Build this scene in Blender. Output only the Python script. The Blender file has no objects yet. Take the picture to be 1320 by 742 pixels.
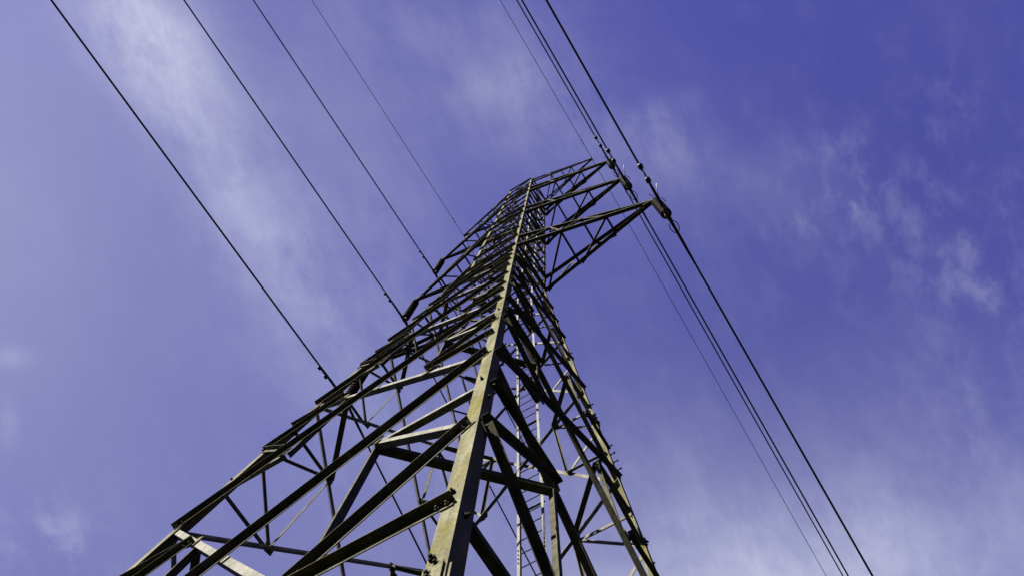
import bpy, math, random
from mathutils import Vector, Matrix, noise
random.seed(7)
R = math.radians
C = bpy.context.scene.collection
EYE = 1.6                                   # eye height above the grass

# ------------------------------------------------------------------ camera
sc = bpy.context.scene
CAM = Vector((3.6996, -3.7629, EYE))
yaw, pitch, roll = -0.8248, 1.8342, -2.9374
fw = Vector((math.cos(pitch)*math.cos(yaw), math.cos(pitch)*math.sin(yaw), math.sin(pitch)))
rt = Vector((math.sin(yaw), -math.cos(yaw), 0)); up0 = rt.cross(fw)
r2 = math.cos(roll)*rt + math.sin(roll)*up0
u2 = -math.sin(roll)*rt + math.cos(roll)*up0
cd = bpy.data.cameras.new('camera'); cam = bpy.data.objects.new('camera', cd); C.objects.link(cam)
M = Matrix((r2, u2, -fw)).transposed().to_4x4(); M.translation = CAM
cam.matrix_world = M
cd.sensor_width = 36; FPX = 992.26; cd.lens = FPX*36/1320
cd.clip_start = .05; cd.clip_end = 6000
sc.camera = cam

# ------------------------------------------------------------------ light
SUN = Vector((-.26, -.76, .60)).normalized()
elev = math.asin(SUN.z); azim = math.atan2(SUN.x, SUN.y)      # azimuth clockwise from +Y
sl = bpy.data.lights.new('sun', 'SUN'); sl.energy = 5.0; sl.angle = R(.5); sl.color = (1, .95, .86)
so = bpy.data.objects.new('sun', sl); C.objects.link(so)
so.rotation_euler = SUN.to_track_quat('Z', 'Y').to_euler(); so.location = SUN*100

def pix(px, py):                            # a direction of the sky, as seen from the ground
    return (r2*((px-660)/FPX) - u2*((py-371)/FPX) + fw).normalized()

w = bpy.data.worlds.new('World'); sc.world = w; w.use_nodes = True
nt = w.node_tree; nt.nodes.clear()
def N(t, **k):
    n = nt.nodes.new(t)
    for a, b in k.items(): setattr(n, a, b)
    return n
def L(a, b): nt.links.new(a, b)
def math_n(op, a, b=None, c=None):
    n = N('ShaderNodeMath', operation=op)
    for i, v in enumerate((a, b, c)):
        if v is None: continue
        if isinstance(v, (int, float)): n.inputs[i].default_value = v
        else: L(v, n.inputs[i])
    return n.outputs[0]
def ramp(v, a, b, lo=0., hi=1.):
    n = N('ShaderNodeMapRange'); n.interpolation_type = 'SMOOTHSTEP'
    L(v, n.inputs[0]); n.inputs[1].default_value = a; n.inputs[2].default_value = b
    n.inputs[3].default_value = lo; n.inputs[4].default_value = hi
    return n.outputs[0]
sky = N('ShaderNodeTexSky'); sky.sky_type = 'NISHITA'; sky.sun_disc = False
sky.sun_elevation = elev; sky.sun_rotation = azim
sky.air_density = 1.0; sky.dust_density = .2; sky.ozone_density = 2.5
tc = N('ShaderNodeTexCoord')
tint = N('ShaderNodeMix', data_type='RGBA', blend_type='MULTIPLY'); tint.inputs[0].default_value = 1
L(sky.outputs[0], tint.inputs[6]); tint.inputs[7].default_value = (.60, .385, .88, 1)
# high thin cirrus: streaky noise where the sheets of cloud drift
def dotdir(v):
    n = N('ShaderNodeVectorMath', operation='DOT_PRODUCT'); L(tc.outputs['Generated'], n.inputs[0]); n.inputs[1].default_value = v
    return n.outputs['Value']
xh, yh, zh = dotdir(r2), dotdir(-u2), dotdir(fw)               # axes fixed in the sky
X = math_n('DIVIDE', xh, math_n('MAXIMUM', zh, .15)); Y = math_n('DIVIDE', yh, math_n('MAXIMUM', zh, .15))
def plane(rot, sx, sy, scale, detail, rough, dist, off=0.):
    cb = N('ShaderNodeCombineXYZ'); L(X, cb.inputs[0]); L(Y, cb.inputs[1]); cb.inputs[2].default_value = off
    mp = N('ShaderNodeMapping'); L(cb.outputs[0], mp.inputs[0]); mp.vector_type = 'TEXTURE'
    mp.inputs['Rotation'].default_value = (0, 0, R(rot)); mp.inputs['Scale'].default_value = (sx, sy, 1)
    nz = N('ShaderNodeTexNoise'); L(mp.outputs[0], nz.inputs['Vector'])
    nz.inputs['Scale'].default_value = scale; nz.inputs['Detail'].default_value = detail
    nz.inputs['Roughness'].default_value = rough; nz.inputs['Distortion'].default_value = dist
    return nz.outputs['Fac']
def blob(px, py, rx, ry, rot, amp):         # a soft elliptical sheet of cirrus
    cx_, cy_ = (px-660)/FPX, (py-371)/FPX; a = R(rot)
    dx = math_n('SUBTRACT', X, cx_); dy = math_n('SUBTRACT', Y, cy_)
    e1 = math_n('ADD', math_n('MULTIPLY', dx, math.cos(a)*FPX/rx), math_n('MULTIPLY', dy, math.sin(a)*FPX/rx))
    e2 = math_n('ADD', math_n('MULTIPLY', dx, -math.sin(a)*FPX/ry), math_n('MULTIPLY', dy, math.cos(a)*FPX/ry))
    q = math_n('ADD', math_n('MULTIPLY', e1, e1), math_n('MULTIPLY', e2, e2))
    return math_n('MULTIPLY', math_n('EXPONENT', math_n('MULTIPLY', q, -1.)), amp)
hz = ramp(dotdir((0, 0, 1)), .05, .60, .06, 1.)               # added dimming of the unseen low sky, keeps shaded steel dark
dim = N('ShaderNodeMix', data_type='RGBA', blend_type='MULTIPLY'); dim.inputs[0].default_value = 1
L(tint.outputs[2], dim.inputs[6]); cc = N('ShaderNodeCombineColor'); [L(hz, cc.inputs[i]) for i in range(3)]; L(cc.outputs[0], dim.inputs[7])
SOFT = [(215, 80, 130, 66, 62, .36), (160, 25, 95, 60, 50, .40), (265, 195, 150, 52, 58, .20), (340, 300, 150, 75, 60, .17), (440, 420, 170, 110, 48, .20), (470, 250, 200, 90, 55, .10),
        (645, 108, 75, 24, -22, .08), (680, 150, 110, 70, 20, .13), (590, 40, 200, 110, 20, .16), (790, 200, 90, 50, 0, .10), (865, 185, 62, 38, 40, .20), (840, 150, 60, 20, -20, .14),
        (15, 460, 24, 13, 0, .13), (10, 550, 14, 30, 0, .12), (960, 250, 120, 90, 10, .10),
        (1000, 740, 260, 90, -8, .34), (820, 640, 200, 110, 20, .16), (1120, 600, 110, 190, 20, .11), (1310, 710, 150, 110, -20, .15), (540, 640, 260, 130, 0, .10)]
WISP = [(1130, 300, 240, 230, 0, .12), (75, 705, 75, 55, 30, .60), (1100, 235, 62, 42, 60, .42), (1050, 275, 70, 30, -20, .25), (1210, 330, 90, 50, 70, .22), (1295, 370, 70, 40, 10, .40), (1230, 200, 90, 70, 30, .16), (1290, 290, 60, 50, 0, .20),
        (1250, 440, 70, 60, 40, .12), (1240, 110, 60, 30, -60, .16), (690, 170, 130, 60, 30, .12), (1250, 560, 120, 80, 0, .16)]
def total(lst):
    t_ = None
    for b in lst:
        g = blob(*b); t_ = g if t_ is None else math_n('ADD', t_, g)
    return t_
n1 = plane(58, 2.0, 1., 5., 9, .58, .35)
n2 = plane(66, 1.7, 1., 24., 9, .70, .2, 3.1)
n3 = plane(-12, 2.6, 1., 9., 8, .6, .4, 7.7)
n4 = plane(70, 1.3, 1., 24., 8, .62, .15, 11.3)
tex = math_n('ADD', math_n('MULTIPLY', ramp(n1, .28, .70), .70), math_n('ADD', math_n('MULTIPLY', ramp(n2, .34, .68), .34), math_n('MULTIPLY', ramp(n3, .35, .72), .30)))
cl = math_n('ADD', math_n('MULTIPLY', total(SOFT), math_n('MULTIPLY', math_n('ADD', tex, .12), .80)), math_n('MULTIPLY', math_n('MULTIPLY', total(WISP), .50), math_n('MULTIPLY', ramp(n4, .40, .74), math_n('ADD', math_n('MULTIPLY', ramp(n1, .25, .75), .5), .22))))
cl = math_n('ADD', cl, math_n('ADD', blob(-120, -60, 420, 460, 0, .08), math_n('ADD', blob(1000, 980, 800, 360, 0, .14), blob(600, 200, 330, 200, 20, .045))))
veil = math_n('ADD', math_n('MULTIPLY', ramp(n1, .45, .80), .03), math_n('MULTIPLY', ramp(n4, .45, .85), .02))
cl = math_n('ADD', cl, math_n('ADD', blob(-60, 330, 430, 520, 0, .24), blob(1000, 900, 700, 330, 0, .16)))
cl = math_n('MINIMUM', math_n('ADD', cl, veil), .85)
cl = math_n('MULTIPLY', cl, ramp(dotdir((0, 0, 1)), .2, .60, 0., 1.))   # cirrus faded from the unseen low sky too, for less fill light
mixc = N('ShaderNodeMix', data_type='RGBA'); L(cl, mixc.inputs[0]); soft = math_n('MULTIPLY', ramp(dotdir(SUN), .45, .92, 1., .78), ramp(dotdir((-1, .1, 0)), .35, .75, 1., .82))                  # a weak aureole: very clean dry air
dm2 = N('ShaderNodeMix', data_type='RGBA', blend_type='MULTIPLY'); dm2.inputs[0].default_value = 1
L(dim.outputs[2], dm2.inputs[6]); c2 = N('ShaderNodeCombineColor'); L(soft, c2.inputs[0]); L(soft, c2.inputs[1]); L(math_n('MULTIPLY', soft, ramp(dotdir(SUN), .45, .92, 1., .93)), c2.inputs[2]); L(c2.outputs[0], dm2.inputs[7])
L(dm2.outputs[2], mixc.inputs[6])
CLOUD = mixc.inputs[7]; CLOUD.default_value = (3.85, 3.95, 4.65, 1)
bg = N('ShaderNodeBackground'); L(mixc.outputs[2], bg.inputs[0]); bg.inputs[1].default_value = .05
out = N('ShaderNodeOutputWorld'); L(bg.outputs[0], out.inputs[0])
sc.view_settings.view_transform = 'Standard'; sc.view_settings.look = 'None'
sc.view_settings.exposure = 2.0; sc.view_settings.gamma = 1; sc.view_settings.use_curve_mapping = False

# ------------------------------------------------------------------ materials
def mat(name, col, rough=.6, metal=0., spec=.3):
    m = bpy.data.materials.new(name); m.use_nodes = True; b = m.node_tree.nodes['Principled BSDF']
    b.inputs['Base Color'].default_value = (*col, 1); b.inputs['Roughness'].default_value = rough
    b.inputs['Metallic'].default_value = metal; b.inputs['Specular IOR Level'].default_value = spec
    return m
def mottled(name, cols, scale, rough=.7, spec=.25, bump=.2, lichen=None, stretch=1., lic=(.5, .66)):
    m = mat(name, cols[0], rough, 0, spec); t = m.node_tree; b = t.nodes['Principled BSDF']
    tc = t.nodes.new('ShaderNodeTexCoord'); mp = t.nodes.new('ShaderNodeMapping'); mp.inputs['Scale'].default_value = (1, 1, stretch)
    t.links.new(tc.outputs['Object'], mp.inputs[0])
    def noi(sc_, det, ro=.6):
        n = t.nodes.new('ShaderNodeTexNoise'); n.inputs['Scale'].default_value = sc_; n.inputs['Detail'].default_value = det
        n.inputs['Roughness'].default_value = ro; t.links.new(mp.outputs[0], n.inputs['Vector']); return n
    n = noi(scale, 6); r = t.nodes.new('ShaderNodeValToRGB'); t.links.new(n.outputs['Fac'], r.inputs[0])
    e = r.color_ramp.elements; e[0].position = .3; e[1].position = .7
    e[0].color = (*cols[0], 1); e[1].color = (*cols[-1], 1)
    if len(cols) == 3: k = e.new(.5); k.color = (*cols[1], 1)
    o = r.outputs[0]
    if lichen:
        n2 = noi(scale*.55, 9, .7); mr = t.nodes.new('ShaderNodeMapRange'); t.links.new(n2.outputs['Fac'], mr.inputs[0])
        mr.inputs[1].default_value, mr.inputs[2].default_value = lic
        mx = t.nodes.new('ShaderNodeMix'); mx.data_type = 'RGBA'; t.links.new(mr.outputs[0], mx.inputs[0]); t.links.new(o, mx.inputs[6])
        mx.inputs[7].default_value = (*lichen, 1); o = mx.outputs[2]
    if bump:                                # speckle, grime and run-off streaks
        for sc_, lo_, st_ in ((scale*7, .72, 1.), (scale*.9, .70, .12)):
            mp2 = t.nodes.new('ShaderNodeMapping'); mp2.inputs['Scale'].default_value = (1, 1, st_); t.links.new(tc.outputs['Object'], mp2.inputs[0])
            g_ = t.nodes.new('ShaderNodeTexNoise'); g_.inputs['Scale'].default_value = sc_; g_.inputs['Detail'].default_value = 5; g_.inputs['Roughness'].default_value = .7
            t.links.new(mp2.outputs[0], g_.inputs['Vector'])
            mr = t.nodes.new('ShaderNodeMapRange'); t.links.new(g_.outputs['Fac'], mr.inputs[0]); mr.inputs[1].default_value = .38; mr.inputs[2].default_value = .62
            mr.inputs[3].default_value = lo_; mr.inputs[4].default_value = 1.12
            cc_ = t.nodes.new('ShaderNodeCombineColor'); [t.links.new(mr.outputs[0], cc_.inputs[i_]) for i_ in range(3)]
            mm_ = t.nodes.new('ShaderNodeMix'); mm_.data_type = 'RGBA'; mm_.blend_type = 'MULTIPLY'; mm_.inputs[0].default_value = 1
            t.links.new(o, mm_.inputs[6]); t.links.new(cc_.outputs[0], mm_.inputs[7]); o = mm_.outputs[2]
    t.links.new(o, b.inputs['Base Color'])
    if bump:
        bm_ = t.nodes.new('ShaderNodeBump'); bm_.inputs['Strength'].default_value = bump; bm_.inputs['Distance'].default_value = .004
        n3 = noi(scale*5, 4); t.links.new(n3.outputs['Fac'], bm_.inputs['Height']); t.links.new(bm_.outputs[0], b.inputs['Normal'])
    return m
M_LEG = mottled('weathered_leg_steel', [(0.0734, 0.0690, 0.0382), (0.1036, 0.0992, 0.0611), (0.1294, 0.1252, 0.0855)], 9, .9, .05, lichen=(.090, .080, .016), stretch=.35)
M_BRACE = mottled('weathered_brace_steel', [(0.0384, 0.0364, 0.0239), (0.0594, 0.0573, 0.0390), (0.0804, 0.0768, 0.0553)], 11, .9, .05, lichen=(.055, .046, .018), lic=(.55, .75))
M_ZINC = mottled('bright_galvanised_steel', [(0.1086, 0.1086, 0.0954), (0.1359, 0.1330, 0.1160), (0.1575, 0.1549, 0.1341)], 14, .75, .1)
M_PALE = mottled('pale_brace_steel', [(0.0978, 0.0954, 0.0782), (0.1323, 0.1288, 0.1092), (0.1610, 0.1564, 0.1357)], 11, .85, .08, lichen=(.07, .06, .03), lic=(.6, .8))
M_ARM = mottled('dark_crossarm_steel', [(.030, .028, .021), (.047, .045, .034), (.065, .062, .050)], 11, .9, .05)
M_BOLT = mottled('bolt_steel', [(0.0105, 0.0101, 0.0088), (0.0210, 0.0199, 0.0178)], 40, .8, .04)
M_INS = mottled('brown_porcelain', [(.012, .009, .007), (.022, .016, .012)], 8, .6, .15, bump=0)
M_CAP = mottled('insulator_cap_iron', [(0.0360, 0.0330, 0.0270), (0.0720, 0.0660, 0.0510)], 25, .55, .35)
M_WIRE = mottled('dull_aluminium_conductor', [(.020, .020, .024), (.035, .035, .04)], 30, .6, .2, bump=0)
M_DAMP = mottled('damper_iron', [(.012, .012, .014), (.03, .03, .03)], 30, .6, .3)
M_HORN = mat('polished_horn_rod', (.45, .45, .45), .3, 0, .6)
M_CONC = mottled('concrete', [(.25, .24, .22), (.36, .35, .32)], 6, .9, .2)

# ------------------------------------------------------------------ mesh collector
class MB:
    def __init__(s): s.v = []; s.f = []
    def add(s, v, f):
        n = len(s.v); s.v += [tuple(q) for q in v]; s.f += [tuple(i+n for i in q) for q in f]
    def prism(s, a, b, prof, e1, e2):       # profile of (p, q) pairs swept from a to b
        k = len(prof); v = [a+e1*p+e2*q for p, q in prof]+[b+e1*p+e2*q for p, q in prof]
        s.add(v, [(i, (i+1) % k, k+(i+1) % k, k+i) for i in range(k)]+[tuple(reversed(range(k))), tuple(range(k, 2*k))])
    def angle(s, a, b, e1, e2, wd, t, wd2=None):
        w2 = wd2 or wd
        k = 6; prof = [(0, 0), (wd, 0), (wd, t), (t, t), (t, w2), (0, w2)]
        v = [a+e1*p+e2*q for p, q in prof]+[b+e1*p+e2*q for p, q in prof]
        f = [(i, (i+1) % k, k+(i+1) % k, k+i) for i in range(k)]
        f += [(3, 2, 1, 0), (5, 4, 3, 0), (k, k+1, k+2, k+3), (k, k+3, k+4, k+5)]
        s.add(v, f)
    def box(s, c, ex, ey, ez, hx, hy, hz):
        s.prism(c-ez*hz, c+ez*hz, [(-hx, -hy), (hx, -hy), (hx, hy), (-hx, hy)], ex, ey)
    def tube(s, pts, r, n=8, closed=False, cap=True):
        rs = r if isinstance(r, (list, tuple)) else [r]*len(pts)
        K = len(pts); base = len(s.v); ref = None
        for i, p in enumerate(pts):
            if closed: d = pts[(i+1) % K]-pts[i-1]
            else: d = pts[min(i+1, K-1)]-pts[max(i-1, 0)]
            d = d.normalized()
            if ref is None: ref = d.orthogonal().normalized()
            ref = (ref-d*ref.dot(d)).normalized(); q = d.cross(ref)
            for j in range(n):
                a = 2*math.pi*j/n; s.v.append(tuple(p+(ref*math.cos(a)+q*math.sin(a))*rs[i]))
        for i in range(K if closed else K-1):
            for j in range(n):
                i2 = (i+1) % K
                s.f.append((base+i*n+j, base+i*n+(j+1) % n, base+i2*n+(j+1) % n, base+i2*n+j))
        if cap and not closed:
            s.f.append(tuple(base+j for j in reversed(range(n)))); s.f.append(tuple(base+(K-1)*n+j for j in range(n)))
    def bolt(s, c, nrm, r=.014, h=.014):    # hexagon nut with a stub of thread
        o = nrm.orthogonal().normalized(); q = nrm.cross(o)
        s.prism(c, c+nrm*h, [(r*math.cos(i*math.pi/3), r*math.sin(i*math.pi/3)) for i in range(6)], o, q)
        s.prism(c+nrm*h, c+nrm*(h*1.9), [(r*.5*math.cos(i*math.pi/3), r*.5*math.sin(i*math.pi/3)) for i in range(6)], o, q)
    def build(s, name, m, parent=None, smooth=False, origin=None):
        me = bpy.data.meshes.new(name)
        o_ = Vector(origin) if origin is not None else Vector((0, 0, 0))
        me.from_pydata([tuple(Vector(v)-o_) for v in s.v], [], s.f); me.update()
        import bmesh
        b = bmesh.new(); b.from_mesh(me); bmesh.ops.recalc_face_normals(b, faces=b.faces); b.to_mesh(me); b.free()
        me.materials.append(m)
        if smooth: me.polygons.foreach_set('use_smooth', [True]*len(me.polygons))
        ob = bpy.data.objects.new(name, me); C.objects.link(ob)
        if parent: ob.parent = parent
        return ob
def tag(o, label=None, cat=None, group=None, kind=None):
    for k, v in (('label', label), ('category', cat), ('group', group), ('kind', kind)):
        if v: o[k] = v
def empty(name, loc=(0, 0, 0)):
    o = bpy.data.objects.new(name, None); C.objects.link(o); o.location = loc; o.empty_display_size = .3; return o
V = Vector

# ------------------------------------------------------------------ ground
def make_ground():
    n = 90; v = []; f = []
    def co(i): s = (i/n*2-1); return math.copysign(abs(s)**2.6, s)*2500
    for i in range(n+1):
        for j in range(n+1):
            x, y = co(i), co(j); d = math.hypot(x, y)
            z = noise.noise(V((x*.15, y*.15, 0)))*.12 + noise.noise(V((x*.004, y*.004, 3)))*min(14, max(0, (d-40)*.05))
            k = min(1., max(0., (y-12)/230)); fall = -62*(k*k*(3-2*k))*(1-min(1., max(0., (y-330)/500)))
            v.append((x, y, z-.02+fall))
    for i in range(n):
        for j in range(n): a = i*(n+1)+j; f.append((a, a+n+1, a+n+2, a+1))
    me = bpy.data.meshes.new('ground'); me.from_pydata(v, [], f); me.update(); me.polygons.foreach_set('use_smooth', [True]*len(f))
    m = mottled('meadow_ground', [(0.0035, 0.0053, 0.0022), (0.0062, 0.0084, 0.0035), (0.0097, 0.0110, 0.0053)], .8, .95, .1, .6); me.materials.append(m)
    o = bpy.data.objects.new('ground', me); C.objects.link(o); tag(o, kind='structure')
make_ground()

# ------------------------------------------------------------------ pylon geometry
Z0, Z1, Z2 = 0.0, 20.0+EYE, 36.495+EYE
W1, SLO, W2 = .7626, .0923, .60
def wz(z): return W1+SLO*(Z1-z) if z < Z1 else W1+(W2-W1)*(z-Z1)/(Z2-Z1)
pylon = empty('electricity_pylon')
tag(pylon, 'tall weathered steel lattice pylon with crossarms on both sides seen from beside its foot', 'pylon')
COR = {'A': (1, -1), 'B': (-1, -1), 'C': (1, 1), 'D': (-1, 1)}
LW, LT = .120, .015                          # lower leg flange, thickness
UW, UT = .095, .011
def corner(s, z): k = wz(z); return V((COR[s][0]*k, COR[s][1]*k, z))
legs = {}
for s in 'ABCD':
    sx, sy = COR[s]; e1, e2 = V((-sx, 0, 0)), V((0, -sy, 0)); m = MB()
    secs = [(Z0-.1, LW, LT), (Z1-.02, LW*.92, LT), (Z1+.0, UW, UT), (Z2+.05, UW*.85, UT)]
    rings = []
    for z, a, t in secs:
        c = corner(s, z)
        rings.append([c+e1*p+e2*q for p, q in [(0, 0), (a, 0), (a, t), (t, t), (t, a), (0, a)]])
    v = [q for r_ in rings for q in r_]; f = []
    for i in range(3):
        for j in range(6): f.append((i*6+j, i*6+(j+1) % 6, i*6+6+(j+1) % 6, i*6+6+j))
    f += [(3, 2, 1, 0), (5, 4, 3, 0), (18, 19, 20, 21), (18, 21, 22, 23)]
    m.add(v, f); legs[s] = m.build('leg', M_LEG, pylon)

# splice plates with bolts on the legs
def splice(s, z, ln, rows, side=1):
    sx, sy = COR[s]; up = (corner(s, z+1)-corner(s, z)).normalized(); m = MB(); bs = []
    for e, nrm in ((V((-sx, 0, 0)), V((0, sy, 0))), (V((0, -sy, 0)), V((sx, 0, 0)))):
        c = corner(s, z); lw = LW if z < Z1 else UW
        c = c+e*(lw*.52)+nrm*.009
        m.box(c, e, nrm, up, lw*.43, .006, ln/2)
        for k in range(rows):
            for q in ((-.22, .22) if lw > .15 else (0,)):
                bs.append((c+up*((k+.5)/rows-.5)*ln*.86+e*lw*q*(1 if k % 2 else .9)+nrm*.006, nrm))
    pl = m.build('splice_plate', M_LEG, legs[s])
    for c, nrm in bs:
        b = MB(); b.bolt(c, nrm, .017, .016); b.build('bolt', M_BOLT, legs[s])
for s in 'ABCD': splice(s, 2.42+EYE, .72, 4)
for s in 'BCD': splice(s, 12.35+EYE, .5, 3)
# step bolts up one leg
for z, ln in [(EYE+10.62+.24*k, .12) for k in range(4)]+[(EYE+12.9, .07), (EYE+15.4, .08), (EYE+21.7, .14)]+[(EYE+22.5+.8*k, .05) for k in range(17)]:
    m = MB(); c = corner('C', z)+V((0, -.05, 0)); n_ = V((1, 0, 0))
    ln *= .65; m.tube([c, c+n_*ln], .010, 6); m.tube([c+n_*(ln-.005), c+n_*(ln+.012)], .018, 6); m.tube([c, c+n_*.014], .018, 6)
    m.build('step_bolt', M_BOLT, legs['C'])

# faces: right-hand corner and left-hand corner as seen from outside, outward normal
FACES = {'AB': ('B', 'A', V((0, -1, 0))), 'AC': ('A', 'C', V((1, 0, 0))), 'CD': ('C', 'D', V((0, 1, 0))), 'BD': ('D', 'B', V((-1, 0, 0)))}
members = {}                                # kind -> list of (size, MB, material)
def fpt(face, u, z):                        # u is metres to the right of the middle line of the face
    l, r, n = FACES[face]; k = wz(z); rr = V((COR[r][0]-COR[l][0], COR[r][1]-COR[l][1], 0))/2
    return n*k+rr*u+V((0, 0, z))
def fnormal(face, z):
    n = FACES[face][2]; b = SLO if z < Z1 else (W1-W2)/(Z2-Z1)
    return (n+V((0, 0, b))).normalized()
def project(p):
    d = p-CAM; z = d.dot(fw)
    return (660+FPX*d.dot(r2)/z, 371-FPX*d.dot(u2)/z) if z > .2 else (1e5, 1e5)
def size_of(a, b, wd):
    n = 0
    for i in range(21):
        p = a.lerp(b, i/20); x, y = project(p)
        if 0 < x < 1320 and 0 < y < 742: n += 1
    return n/21*(b-a).length*wd/(((a+b)/2-CAM).length**2)
def member(kind, face, u0, z0, u1, z1, mount, wd, t=None, bolts=2, extra=0., m_=None, flip=False):
    a, b = fpt(face, u0, z0), fpt(face, u1, z1); n = fnormal(face, (z0+z1)/2); d = (b-a).normalized()
    n = (n-d*n.dot(d)).normalized()
    ep = n.cross(d);
    if ep.z < 0: ep = -ep
    if flip: ep = -ep
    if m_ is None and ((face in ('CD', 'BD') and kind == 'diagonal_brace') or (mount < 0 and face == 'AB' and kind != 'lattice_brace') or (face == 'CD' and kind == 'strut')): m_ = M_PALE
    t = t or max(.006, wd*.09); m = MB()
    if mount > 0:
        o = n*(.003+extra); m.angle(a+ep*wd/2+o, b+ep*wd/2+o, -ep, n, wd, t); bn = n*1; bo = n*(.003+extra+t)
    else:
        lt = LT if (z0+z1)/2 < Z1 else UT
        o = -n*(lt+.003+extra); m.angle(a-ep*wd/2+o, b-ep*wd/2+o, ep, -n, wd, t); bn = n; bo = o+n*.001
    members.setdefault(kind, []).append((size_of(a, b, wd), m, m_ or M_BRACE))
    if bolts:
        ln = (b-a).length
        for e, sg in ((a, 1), (b, -1)):
            for k in range(bolts):
                q = e+d*sg*(.035+k*.06)
                if mount > 0: m.bolt(q+bo-ep*wd*.05, bn, .013, .013)
                else: m.bolt(q+o-n*t, -n, .013, .013)

def upright(face, u0, z0, u1, z1, wd):      # hangs between two panel nodes, its free leg turned inwards
    a, b = fpt(face, u0, z0), fpt(face, u1, z1); d = (b-a).normalized(); n = fnormal(face, z0); n = (n-d*n.dot(d)).normalized()
    side = d.cross(n); m = MB(); wb_ = .022 if face in ('AB', 'BD') else wd*.75
    o = -n*(LT+.016); m.angle(a+side*wd*.3+o, b+side*wd*.3+o, -side, -n, wb_, .006, wd*1.15)
    members.setdefault('strut', []).append((size_of(a, b, wd), m, M_BRACE))
def leg_bolt(face, corner_u, z, off=.05, rr=.016):
    p_ = fpt(face, corner_u*(wz(z)-off), z); n = fnormal(face, z); s_ = FACES[face][1 if corner_u > 0 else 0]
    b = MB(); b.bolt(p_+n*.001, n, rr, .016); b.build('bolt', M_BOLT, legs[s_])
def gusset(face, u, z, sz):
    n = fnormal(face, z); l, r, nn = FACES[face]
    rr = V((COR[r][0]-COR[l][0], COR[r][1]-COR[l][1], 0)).normalized(); upv = n.cross(rr)
    if upv.z < 0: upv = -upv
    c = fpt(face, u, z)-n*.007; m = MB()
    m.prism(c-n*.003, c+n*.003, [(-sz*.5, -sz*.35), (sz*.2, -sz*.5), (sz*.5, sz*.2), (0, sz*.5), (-sz*.5, sz*.3)], rr, upv)
    members.setdefault('gusset_plate', []).append((size_of(c, c+rr*sz, sz), m, M_LEG))

def xpanel(face, za, zb, wd, kind, red=0, rw=.055, ins=.035):
    wa, wb = wz(za)-ins, wz(zb)-ins
    member(kind, face, -wa, za, wb, zb, 1, wd)
    member(kind, face, wa, za, -wb, zb, -1, wd)
    tcr = wa/(wa+wb); zc = za+(zb-za)*tcr
    zl, zu = (za+zc)/2, (zc+zb)/2; ul, uu = wa/2, wb/2
    wl, wc, wu = wz(zl)-ins, wz(zc)-ins, wz(zu)-ins
    if not red: return
    for sg in (1, -1):
        # lower node: on the right (+u) it sits on the inner diagonal, so its struts are bolted outside; on the left the reverse
        mo = 1 if sg > 0 else -1
        if red == 2:
            member('strut', face, sg*ul, zl-.02, sg*wl, zl-.02, mo, rw)
            member('strut', face, sg*uu, zu-.03, sg*wu, zu-.03, -mo, rw)
            upright(face, sg*ul, zl, sg*uu*.98, zu, rw)
        member('strut', face, sg*ul, zl+.03, sg*wc, zc-.04, 1, rw, extra=.001 if sg > 0 else .012)
        if red == 2:
            gusset(face, sg*ul, zl, .16); gusset(face, sg*uu, zu, .15)
        member('strut', face, sg*uu, zu-.0, sg*wc, zc+.04, -mo, rw, extra=.001)

PAN = [(-1.45, 2.1), (2.1, 6.9), (6.9, 10.4), (10.4, 13.6), (13.6, 16.3), (16.3, 18.4), (18.4, 20.0)]
for face in FACES:
    for i, (a, b) in enumerate(PAN):
        xpanel(face, a+EYE, b+EYE, [.085, .066, .066, .066, .062, .058, .055][i], 'diagonal_brace', [2, 2, 2, 2, 1, 1, 0][i], [.065, .06, .055, .05, .045, .045, 0][i])
    ZS = [20, 21.4, 22.9, 24.4, 26, 27.2, 28.8, 30.4, 32, 33.3, 34.9, 36.45]
    for a, b in zip(ZS[:-1], ZS[1:]):
        xpanel(face, a+EYE, b+EYE, .048, 'lattice_brace', 0, ins=.02)
    for z in (20, 21.4, 26, 27.2, 32, 33.3, 36.45):
        member('girt', face, -wz(z+EYE)+.01, z+EYE, wz(z+EYE)-.01, z+EYE, 1, .065, extra=.009)
# plan braces across the corners, between the upper nodes of neighbouring faces
for a, b in PAN[1:5]:
    a += EYE; b += EYE; wa, wb = wz(a)-.035, wz(b)-.035; zc = a+(b-a)*wa/(wa+wb); zu = (zc+b)/2-.06; k = wz(zu)-.04
    for sx, sy in COR.values():
        p_, q_ = V((sx*wb/2*1.02, sy*k, zu)), V((sx*k, sy*wb/2*1.02, zu)); d = (q_-p_).normalized(); m = MB()
        inw = V((-sx, -sy, 0)).normalized(); m.angle(p_, q_, V((0, 0, 1)), inw, .055, .006, .078)
        members.setdefault('plan_brace', []).append((size_of(p_, q_, .07), m, M_BRACE))
for kind, lst in members.items():
    lst.sort(key=lambda q: -q[0])
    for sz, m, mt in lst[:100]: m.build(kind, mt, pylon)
    if len(lst) > 100:
        mm = MB()
        for sz, m, mt in lst[100:]: mm.add(m.v, m.f)
        o = mm.build(kind, lst[0][2], pylon); o['kind'] = 'stuff'
# bolt heads showing on the near faces of the legs where the inner braces land
for z in (2.78, 5.86, 9.38, 10.4, 12.2, 13.6, 14.9): leg_bolt('AB', 1, z+EYE)
leg_bolt('AB', 1, 2.72+EYE, .085, .02); leg_bolt('AB', 1, 2.86+EYE, .085, .02); leg_bolt('AB', 1, 3.55+EYE, .06)
for z in (3.3, 5.4): leg_bolt('AC', -1, z+EYE)
for z in (7.0, 8.0, 9.0, 12.0, 13.6): leg_bolt('AB', -1, z+EYE)
for z in (8.4, 8.9, 10.4, 11.6, 12.1, 13.6): leg_bolt('AC', 1, z+EYE)
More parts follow.
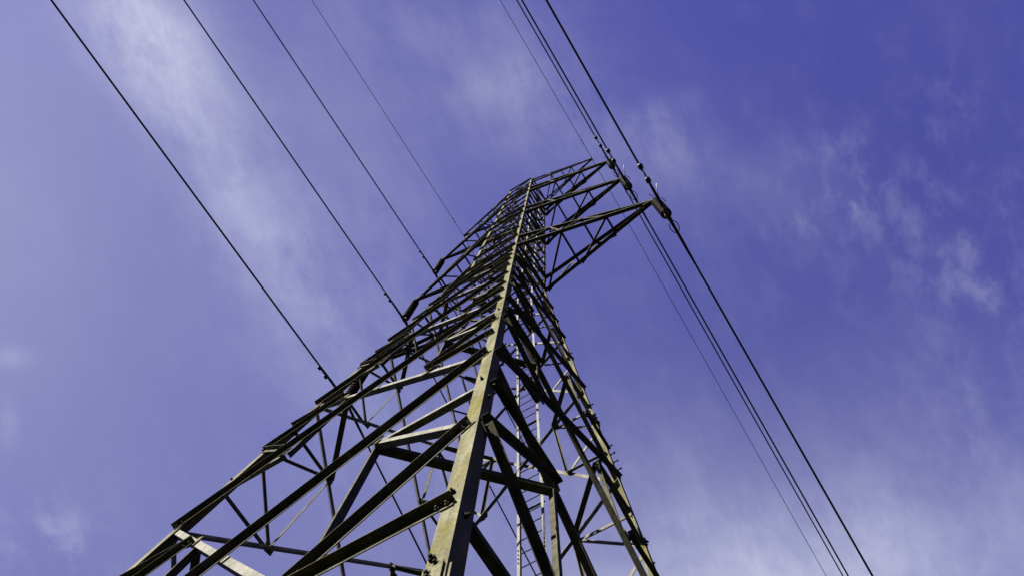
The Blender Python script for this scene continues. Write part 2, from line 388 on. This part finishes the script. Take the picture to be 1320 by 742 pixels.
# concrete footings
for s in 'ABCD':
    m = MB(); c = corner(s, 0)
    m.prism(V((c.x, c.y, -.4)), V((c.x, c.y, .22)), [(.38*math.cos(i*math.pi/8), .38*math.sin(i*math.pi/8)) for i in range(16)], V((1, 0, 0)), V((0, 1, 0)))
    m.build('footing', M_CONC, pylon)

# ------------------------------------------------------------------ crossarms
ARMS = {1: (4.4213, 19.5446, 20.0, 21.4), 2: (4.0951, 25.6978, 26.0, 27.2), 3: (4.0483, 31.9463, 32.0, 33.3), 4: (3.5048, 35.9517, 35.3, 36.4)}
def bar(a, b, wd, hint):                    # one angle bar between two points
    d = (b-a).normalized(); n = (hint-d*hint.dot(d)).normalized(); e = n.cross(d)
    m = MB(); m.angle(a, b, e, n, wd, max(.005, wd*.1)); return m
def crossarm(side, L, ht, zl, zu, lite=False):
    ht += EYE; zl += EYE; zu += EYE; tip = V((side*L, 0, ht)); gx = V((side, 0, 0)); cw = .095 if not lite else .065
    R_ = {}
    for sy in (-1, 1):
        for lv, z in (('l', zl), ('u', zu)):
            k = wz(z); a = V((side*(k-.02), sy*(k+.004), z)); b = V((side*(L-.02), sy*.045, ht+(.05 if lv == 'u' else -.02)))
            R_[(sy, lv)] = (a, b)
    ch = MB()
    for (sy, lv), (a, b) in R_.items():
        d = (b-a).normalized(); upn = V((0, 0, 1)); upn = (upn-d*upn.dot(d)).normalized(); sd = V((0, -sy, 0)); sd = (sd-d*sd.dot(d)); sd = (sd-upn*sd.dot(upn)).normalized()
        ch.angle(a, b, sd, upn if lv == 'l' else -upn, cw, .008, cw*.6)
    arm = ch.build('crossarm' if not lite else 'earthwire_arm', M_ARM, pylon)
    tp = MB()
    for sy in (-1, 1):
        tp.prism(V((side*(L-.32), sy*.05, ht-.07)), V((side*(L-.32), sy*.058, ht-.07)), [(0, 0), (.40, .02), (.42, .08), (.36, .15), (0, .16)], gx, V((0, 0, 1)))
    tp.box(V((side*(L-.02), 0, ht)), V((1, 0, 0)), V((0, 1, 0)), V((0, 0, 1)), .03, .05, .03)
    tp.build('tip_plate', M_ARM, arm)
    P_ = lambda sy, lv, t: R_[(sy, lv)][0].lerp(R_[(sy, lv)][1], t)
    lw = .055 if not lite else .045
    bars = [((-1, 'l', .67), (1, 'l', .67)), ((1, 'l', .34), (-1, 'l', .67)), ((-1, 'l', .34), (1, 'l', .34)), ((1, 'l', 0.02), (-1, 'l', .34)),
            ((-1, 'u', .5), (1, 'u', .5))]
    for sy in (-1, 1):
        bars += [((sy, 'l', .02), (sy, 'u', .26)), ((sy, 'u', .26), (sy, 'l', .34)), ((sy, 'l', .34), (sy, 'u', .5)), ((sy, 'u', .5), (sy, 'l', .67))]
    if lite: bars = bars[:5]+[bars[6], bars[10]]
    for p, q in bars:
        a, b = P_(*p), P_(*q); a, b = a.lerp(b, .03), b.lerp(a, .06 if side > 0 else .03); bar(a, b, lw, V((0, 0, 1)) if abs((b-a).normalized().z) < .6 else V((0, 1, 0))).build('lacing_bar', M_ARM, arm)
    return arm
for k, (L_, h, zl, zu) in ARMS.items():
    for sd in (1, -1): crossarm(sd, L_, h, zl, zu, k == 4)

# ------------------------------------------------------------------ ladder up the far face
lad = MB()
def ladpt(x, z, off=.06): return V((x, wz(z)-off, z))
for z in [3+EYE+k*2.6 for k in range(13)]:
    if z > Z2: break
    a, b = ladpt(-.12, z, .02), ladpt(.37, z, .02)
    lad.angle(a, b, V((0, 0, 1)), V((0, -1, 0)), .04, .005)
ladder = lad.build('ladder', M_ZINC, pylon); tag(ladder, 'narrow pale galvanised climbing ladder')
for x, sg in ((-.07, 1), (.32, -1)):
    m = MB(); zs = [.8, Z1, Z2-1]
    for a, b in zip(zs[:-1], zs[1:]):
        m.angle(ladpt(x, a, .075), ladpt(x, b, .075), V((-sg, 0, 0)), V((0, 1, 0)), .05, .006)
    rail = m.build('rail', M_ZINC, ladder)
    for zj in (9.6+EYE, 15.3+EYE):
        for k in range(4):
            b = MB(); b.bolt(ladpt(x-sg*.025, zj+k*.09, .075), V((0, -1, 0)), .011, .012); b.build('bolt', M_BOLT, rail)
rk = 0; z = 1.2; far = MB()
rungs = []
while z < Z2-1.2:
    rungs.append(z); z += .30
vis = [q for q in rungs if EYE+8 < q][:95]
for q in rungs:
    m = MB(); m.tube([ladpt(-.07, q, .06), ladpt(.32, q, .06)], .009, 6)
    if q in vis: m.build('rung', M_BOLT, ladder)
    else: far.add(m.v, m.f)
o = far.build('rung', M_BOLT, ladder); o['kind'] = 'stuff'

# ------------------------------------------------------------------ conductors
INS = 2.35
def sag(y, s): return -s*abs(y)*(1-abs(y)/300.)
def wire_pt(L_, z, y, off=(0, 0)): return V((L_-max(0., y)*.012, y, z+sag(y, .055 if y < 0 else .33)))
def cable(name, x, z, rad, label, grp, damp, rod=True):
    ys = [-300]; st = [-260, -230, -200, -170, -140, -100, -70, -50, -35, -25, -18, -13, -9, -6, -4, -2.5, -1.5, -.8, -.3, 0]
    ys = ys+st+[-q for q in reversed(st[:-1])]+[300]
    m = MB(); m.tube([wire_pt(x, z, y)-V((0, 0, 0)) for y in ys], rad, 8)
    for v_ in (): pass
    o = m.build(name, M_WIRE, None, True, origin=(x, 0, z)); o.location = (x, 0, z)
    tag(o, label, 'power cable' if 'conductor' in name else 'earth wire', grp)
    if rod:
        a = MB(); yy = [-1.15, -.6, -.2, 0, .2, .6, 1.15]
        a.tube([wire_pt(x, z, y)-V((x, 0, z)) for y in yy], [rad*1.05, rad*1.5, rad*1.6, rad*1.6, rad*1.6, rad*1.5, rad*1.05], 8)
        a.build('armour_rod', M_WIRE, o, True)
    for y, sc_ in damp:
        d = MB(); p = wire_pt(x, z, y)-V((x, 0, z))
        d.box(p-V((0, 0, .03)), V((1, 0, 0)), V((0, 1, 0)), V((0, 0, 1)), .016*sc_, .025*sc_, .05*sc_)
        q = p-V((0, 0, .085*sc_)); ln = .145*sc_
        d.tube([q+V((0, -ln, -.01)), q, q+V((0, ln, -.01))], .007*sc_, 6)
        dm = d.build('vibration_damper', M_ZINC if sc_ > .8 else M_DAMP, o)
        for s_ in (-1, 1):
            wgt = MB(); c = q+V((0, s_*ln, -.01))
            wgt.tube([c+V((0, s_*.075*sc_, 0)), c+V((0, s_*.06*sc_, 0)), c, c-V((0, s_*.045*sc_, 0)), c-V((0, s_*.06*sc_, 0))], [.03*sc_, .052*sc_, .056*sc_, .042*sc_, .014*sc_], 10)
            wgt.build('weight', M_DAMP, dm, True)
    return o
TXT = {1: 'lowest', 2: 'middle', 3: 'topmost'}
for k in (1, 2, 3):
    L_, h, _, _ = ARMS[k]
    for sd in (1, -1):
        sn = 'right' if sd > 0 else 'left'
        cable('overhead_conductor', sd*L_, h+EYE-INS, .023, f'dark power cable slung from the {TXT[k]} crossarm on the {sn} of the pylon', 'overhead power cables', [(-1.12 if sd > 0 else -.92, 1.1 if sd > 0 else .85)])
L_, h, _, _ = ARMS[4]
for sd in (1, -1):
    cable('earth_wire', sd*L_, h+EYE-.1, .012, f'very thin earth wire over the short top arm on the {"right" if sd > 0 else "left"} of the pylon', 'thin earth wires', [(-.9, .55)], False)

# ------------------------------------------------------------------ insulator strings
def insulator(x, ztip, label, horns):
    z0 = ztip; root = empty('insulator_string', (x, 0, z0)); tag(root, label, 'insulator', 'insulator strings hanging from the crossarm tips')
    sg = 1 if x > 0 else -1
    t = MB(); t.tube([V((0, 0, .02)), V((0, 0, -.16))], .016, 8)
    t.tube([V((0, .035*math.sin(a), -.14+.04*math.cos(a))) for a in [i*math.pi/5 for i in range(10)]], .011, 6, closed=True)
    t.tube([V((0, 0, -.14)), V((0, 0, -.24))], [.016, .03], 8)
    t.build('shackle', M_CAP, root, True)
    n = 13; p = (INS-.24-.22)/n
    for i in range(n):
        zt = -.24-i*p
        d = MB(); prof = [(.035, 0), (.05, -.03), (.075, -.035), (.118, -.062), (.128, -.078), (.125, -.088), (.10, -.084), (.098, -.100), (.085, -.086), (.065, -.086), (.060, -.104), (.045, -.09), (.02, -.10), (.018, -p-.002)]
        d.tube([V((0, 0, zt+q[1])) for q in prof], [q[0] for q in prof], 20)
        disc = d.build('disc', M_INS, root, True)
        c = MB(); c.tube([V((0, 0, zt+.012)), V((0, 0, zt+.006)), V((0, 0, zt-.034)), V((0, 0, zt-.038))], [.02, .036, .052, .054], 12); c.build('cap', M_CAP, disc, True)
    zb = -INS
    c = MB()
    c.tube([V((0, 0, -INS+.24)), V((0, 0, -INS+.03))], .014, 8)
    c.tube([V((0, -.24, zb-.05)), V((0, -.13, zb-.005)), V((0, 0, zb+.012)), V((0, .13, zb-.005)), V((0, .24, zb-.05))], [.02, .048, .055, .048, .02], 10)
    for s_ in (-1, 1): c.box(V((s_*.045, 0, zb+.06)), V((1, 0, 0)), V((0, 1, 0)), V((0, 0, 1)), .006, .04, .10)
    c.build('suspension_clamp', M_CAP, root, True)
    if horns:
        # racket shaped arcing horn at the foot, two rods at the head
        m = MB(); pts = []
        for i in range(18):
            a = 2*math.pi*i/18; pts.append(V((.095*math.sin(a), .27-.14*math.cos(a), zb-.03-.05*(1-math.cos(a)))))
        m.tube(pts, .011, 6, closed=True); m.tube([V((0, 0, zb+.05)), V((0, .16, zb-.01))], .012, 6)
        m.build('arcing_horn', M_DAMP, root, True)
        m = MB(); m.tube([V((0, 0, -.12)), V((0, -.14, -.10)), V((-sg*.04, -.22, -.16)), V((-sg*.04, -.27, -.30))], .010, 6)
        m.tube([V((0, 0, -.12)), V((sg*.13, -.05, -.10)), V((sg*.20, .05, -.14)), V((sg*.21, .12, -.22))], .010, 6)
        m.build('arcing_horn', M_DAMP, root, True)
        m = MB(); m.tube([V((sg*.12, -.05, -.10)), V((sg*.24, -.36, -.06))], .011, 6); m.build('arcing_horn', M_HORN, root, True)
for k in (1, 2, 3):
    L_, h, _, _ = ARMS[k]
    for sd in (1, -1):
        insulator(sd*L_, h+EYE, f'dark insulator string under the {TXT[k]} crossarm tip, {"right" if sd > 0 else "left"} side of the pylon', sd > 0)
